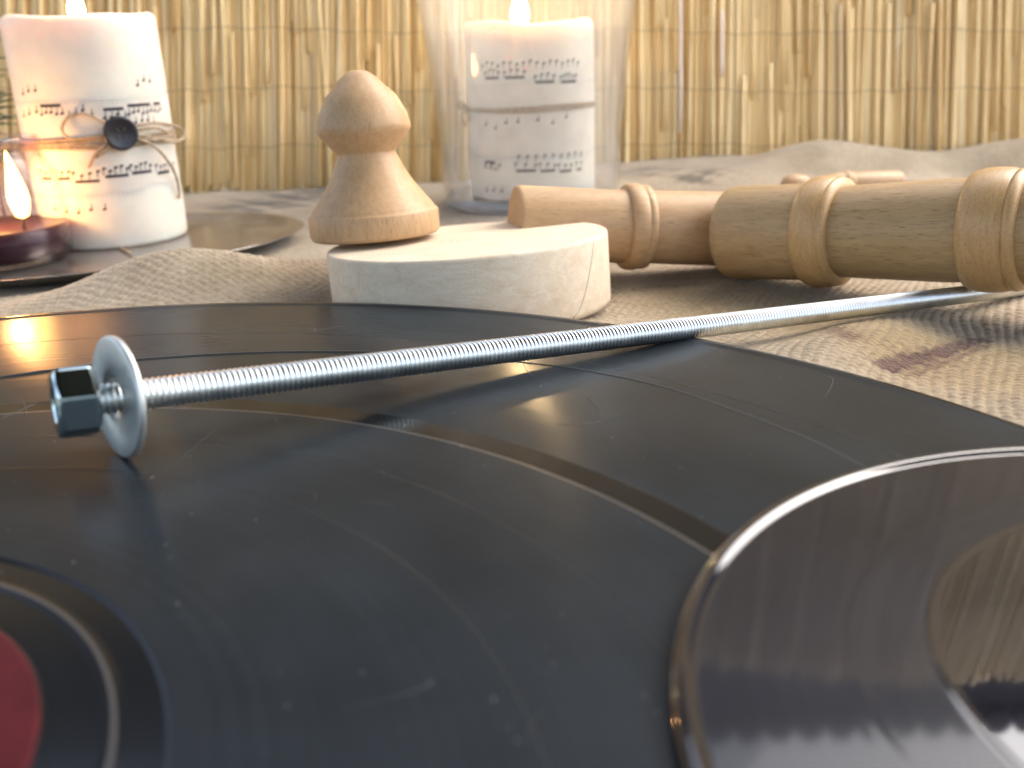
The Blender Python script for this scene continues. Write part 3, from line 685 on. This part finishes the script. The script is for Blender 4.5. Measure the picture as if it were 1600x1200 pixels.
# ------------------------------------------------------------ violet jar
jb = at(10, 428, TRZ); JY = jb.y+2.0; jc = atY(-2, 400, JY); jr = pxr(113, Vector((jc.x, JY, .5)))
jar = empty('candle_jar', (jc.x, JY, TRZ)); tag(jar, 'round violet glass candle jar with purple wax and a burning flame, at the left edge', 'candle jar')
jz = lambda v_: atY(0, v_, JY-jr*.3).z-TRZ
jprof = [(0, .0), (jr*.80, .0), (jr*.9, .06), (jr*.965, .25), (jr*.995, .8), (jr, jz(330)), (jr*.975, jz(295)), (jr*.92, jz(270)), (jr*.84, jz(252)), (jr*.79, jz(240)), (jr*.785, jz(232)), (jr*.82, jz(222)), (jr*.80, jz(216)), (jr*.765, jz(218))]
jin = [(max(0, a-.11), b+(.14 if b < .2 else 0)) for a, b in jprof[:-2]][::-1]
link('glass', lathe('glass', jprof+jin, 80), jar_glass, jar)
wz = jz(358)
link('purple_wax', lathe('purple_wax', [(0, .17), (jr*.80, .17), (jr*.9, .3), (jr*.945, .7), (jr*.95, wz), (jr*.90, wz-.04), (0, wz-.05)], 64), purple_wax, jar)
link('wick', tube('wick', [(1.42, -.8, wz-.1), (1.45, -.8, wz+.42)], .05, 6), wick_mat, jar)
fl = flame('f', (0, 0, 0), 2.1, .62, flame_orange, flame_core, lean=-.12); take(fl, jar, (1.45, -.8, wz+.32))
add_light('candle_light', (jc.x+.37, JY-.3, TRZ+wz+1.), .03, (1., .50, .16), .35)

# thin brown curve at the foot of the left candle
p0 = [at(u, v_, TRZ+.06) for u, v_ in ((118, 372), (140, 370), (165, 376), (190, 388), (205, 396))]
tag(link('brown_curve', tube('brown_curve', spline(p0, 6), .035, 6), twine), 'thin brown curve on the tray at the foot of the left candle', 'twine')

# ------------------------------------------------------------ reed fence
FY = 48.4; FL = 41.
fence = empty('reed_fence', (0, FY, -1.6)); fence.rotation_euler = (R(-16.5), R(2.1), 0)
tag(fence, 'golden dry reed screen bound with thin wires behind the table', 'fence')
def reed_mesh(L_, r_, seed, n=7):
    rnd = random.Random(seed); k = max(3, int(L_/4)); pts = []; rad = []
    bx, by = rnd.uniform(-.12, .12), rnd.uniform(-.05, .05); ph = rnd.uniform(0, 6)
    zs = [L_*i/k for i in range(k+1)]; node = [L_*q for q in (rnd.uniform(.15, .4), rnd.uniform(.55, .85))]
    allz = sorted(set(zs+[a for nd in node for a in (nd-.12, nd, nd+.12)]))
    for z in allz:
        t = z/L_; pts.append((bx*math.sin(t*3+ph), by*math.sin(t*4+ph), z)); rad.append(r_*(1.16 if any(abs(z-nd) < .01 for nd in node) else 1.)*(1-.12*t))
    return tube('reed', pts, rad, n)
full = [reed_mesh(FL, random.uniform(.11, .16), i) for i in range(12)]
short = [reed_mesh(random.uniform(5, 15), random.uniform(.10, .15), 100+i) for i in range(16)]
for me in full+short:
    me.materials.append(reed_mat); me.polygons.foreach_set('use_smooth', [True]*len(me.polygons))
hx_ = lambda x: (41+.27*max(-30, min(30, x)))/FL      # the cut top of the screen rises to the right
def place(me, x, y, z, rz, ry, sz=1.):
    o = bpy.data.objects.new('reed', me); col.objects.link(o); o.parent = fence; o.location = (x, y, z); o.rotation_euler = (random.gauss(0, R(.25)), ry, rz); o.scale = (1, 1, sz); return o
for i in range(180):
    x = -28.5+57*(i+random.uniform(.15, .85))/180
    place(full[random.randrange(12)], x, random.uniform(-.1, .1), random.uniform(-.6, .4), random.uniform(0, 6), random.gauss(0, R(.3)), hx_(x)*random.uniform(.985, 1.015))
for i in range(118):
    me = short[random.randrange(16)]
    z = random.choice([random.uniform(-1, 9), random.uniform(2, 12), 0])
    place(me, -28.+56.*(i+random.random())/118, -.24+random.uniform(-.06, .06), z, random.uniform(0, 6), random.gauss(0, R(.7)))
for (u, vt, vb) in ((1075, -40, 205), (1146, 10, 112)):  # thin pale strands on the front of the screen
    p = atY(u, (vt+vb)/2, 46.5); ln = (vb-vt)/FPX*47
    me = reed_mesh(ln, .09, 900+u, 6); me.materials.append(reed_pale); me.polygons.foreach_set('use_smooth', [True]*len(me.polygons))
    zz = (atY(u, vb, 47).z+1.6)/math.cos(R(16.5)); o = place(me, p.x, -.44, zz, 0, R(0)); o['label'] = 'thin pale strand on the screen'
# the rest of the screen, beyond the first three hundred reeds
v, f, tone = [], [], []
for lay, yy, stp in ((0, .06, .19), (1, .20, .21)):
    x = -46
    while x < 46:
        r_ = random.uniform(.10, .15); z0 = random.uniform(-.6, .3); Lr = FL*hx_(x)*random.uniform(.98, 1.01); tn_ = random.random()
        if lay == 0 and random.random() < .3: z0 = random.uniform(0, 12)
        nb = len(v); zz = sorted([z0+(Lr-z0)*q for q in (0, .12, .25, .38, .55, .78, 1)])
        tube_geo([(x+random.uniform(-.05, .05), yy+random.uniform(-.06, .06), z_) for z_ in zz], r_, 6, v, f); tone += [tn_]*(len(v)-nb)
        x += stp*random.uniform(.8, 1.2)
bk = link('reed_mass', pydata('reed_mass', v, f), reed_mat, fence); bk['kind'] = 'stuff'; ta = bk.data.attributes.new('tone', 'FLOAT', 'POINT'); ta.data.foreach_set('value', tone)
for i, zw in enumerate([1.9+2.86*k_+.2*random.uniform(-1, 1) for k_ in range(14)]):
    v, f = [], []; n = 260
    tube_geo([(-46+92*j/n, -.45+.06*math.sin(j*1.9)+.03*random.random(), zw+.12*math.sin(j*.13+i)+.06*math.sin(j*.9+i)) for j in range(n+1)], .018, 5, v, f)
    link('wire', pydata('wire', v, f), wire_mat, fence)

# ------------------------------------------------------------ sprig at the left edge
sg = empty('conifer_sprig', atY(-30, 150, 36)); tag(sg, 'dark green needle sprig poking in at the left edge above the jar', 'plant')
v, f = [], []
stem = [Vector((0, 0, -6)), Vector((-.1, 0, -3)), Vector((0, 0, 0)), Vector((.2, 0, 2.5)), Vector((.1, 0, 4))]
link('stem', tube('stem', spline(stem, 5), .06, 6), simple('brown_stem', (.08, .05, .03), .8), sg)
for i in range(120):
    z = -2.5+6.2*i/120; a = random.uniform(-PI, PI); l = random.uniform(.8, 1.45)
    d = Vector((math.cos(a), math.sin(a)*.8, random.uniform(-.15, .7))).normalized()
    tube_geo([(0, 0, z), d*l*.5+Vector((0, 0, z)), d*l+Vector((0, 0, z-.12))], [.035, .04, .008], 4, v, f)
nd = link('needles', pydata('needles', v, f), needle_mat, sg); nd['kind'] = 'stuff'

# ------------------------------------------------------------ tiled roof edge beyond the fence (seen mirrored in the small record)
roof = empty('tiled_roof', (0, 150, 0)); tag(roof, 'dark tiled roof edge beyond the reed screen, mirrored in the small record', 'roof')
link('roof_slab', boxmesh('roof_slab', -170, 170, 0, 60, 80, 121.5, .5), rafter_mat, roof, smooth=False)
tmh = lathe('tile', [(0, 0), (2.7, 0), (2.95, .3), (2.95, 14), (0, 14)], 16); tmh.materials.append(tile_mat)
tmh.transform(Matrix.Rotation(R(-90), 4, 'X'))
for i in range(50):
    o = bpy.data.objects.new('tile', tmh); col.objects.link(o); o.parent = roof; o.location = (-150+i*6.05, -2, 121.2)

# awning over the photographer's side (seen mirrored in the nut and rod)
awn = empty('canvas_awning', (-20, -66, 66)); tag(awn, 'dark canvas awning overhead on the near side of the table, mirrored in the nut', 'awning')
v, f = [], []
n = 24
for i in range(n+1):
    for j in range(9):
        x_ = -75+150*i/n; y_ = -62+168*j/8; v.append((x_, y_, 8-.00035*(y_+60)**2-1.2*math.cos(i*PI/3)))
for i in range(n):
    for j in range(8): b = i*9+j; f.append((b, b+9, b+10, b+1))
me = pydata('canvas', v, f); bm = bmesh.new(); bm.from_mesh(me); bmesh.ops.solidify(bm, geom=bm.faces[:], thickness=.3); bm.to_mesh(me); bm.free()
link('canvas', me, simple('grey_green_canvas', (.045, .06, .06), .9), awn)

# ------------------------------------------------------------ centimetres -> metres
S = Matrix.Scale(CM, 4)
for me in bpy.data.meshes: me.transform(S)
for o in bpy.data.objects:
    if o.type in ('MESH', 'EMPTY') or (o.type == 'LIGHT' and o.data.type == 'POINT'): o.location *= CM
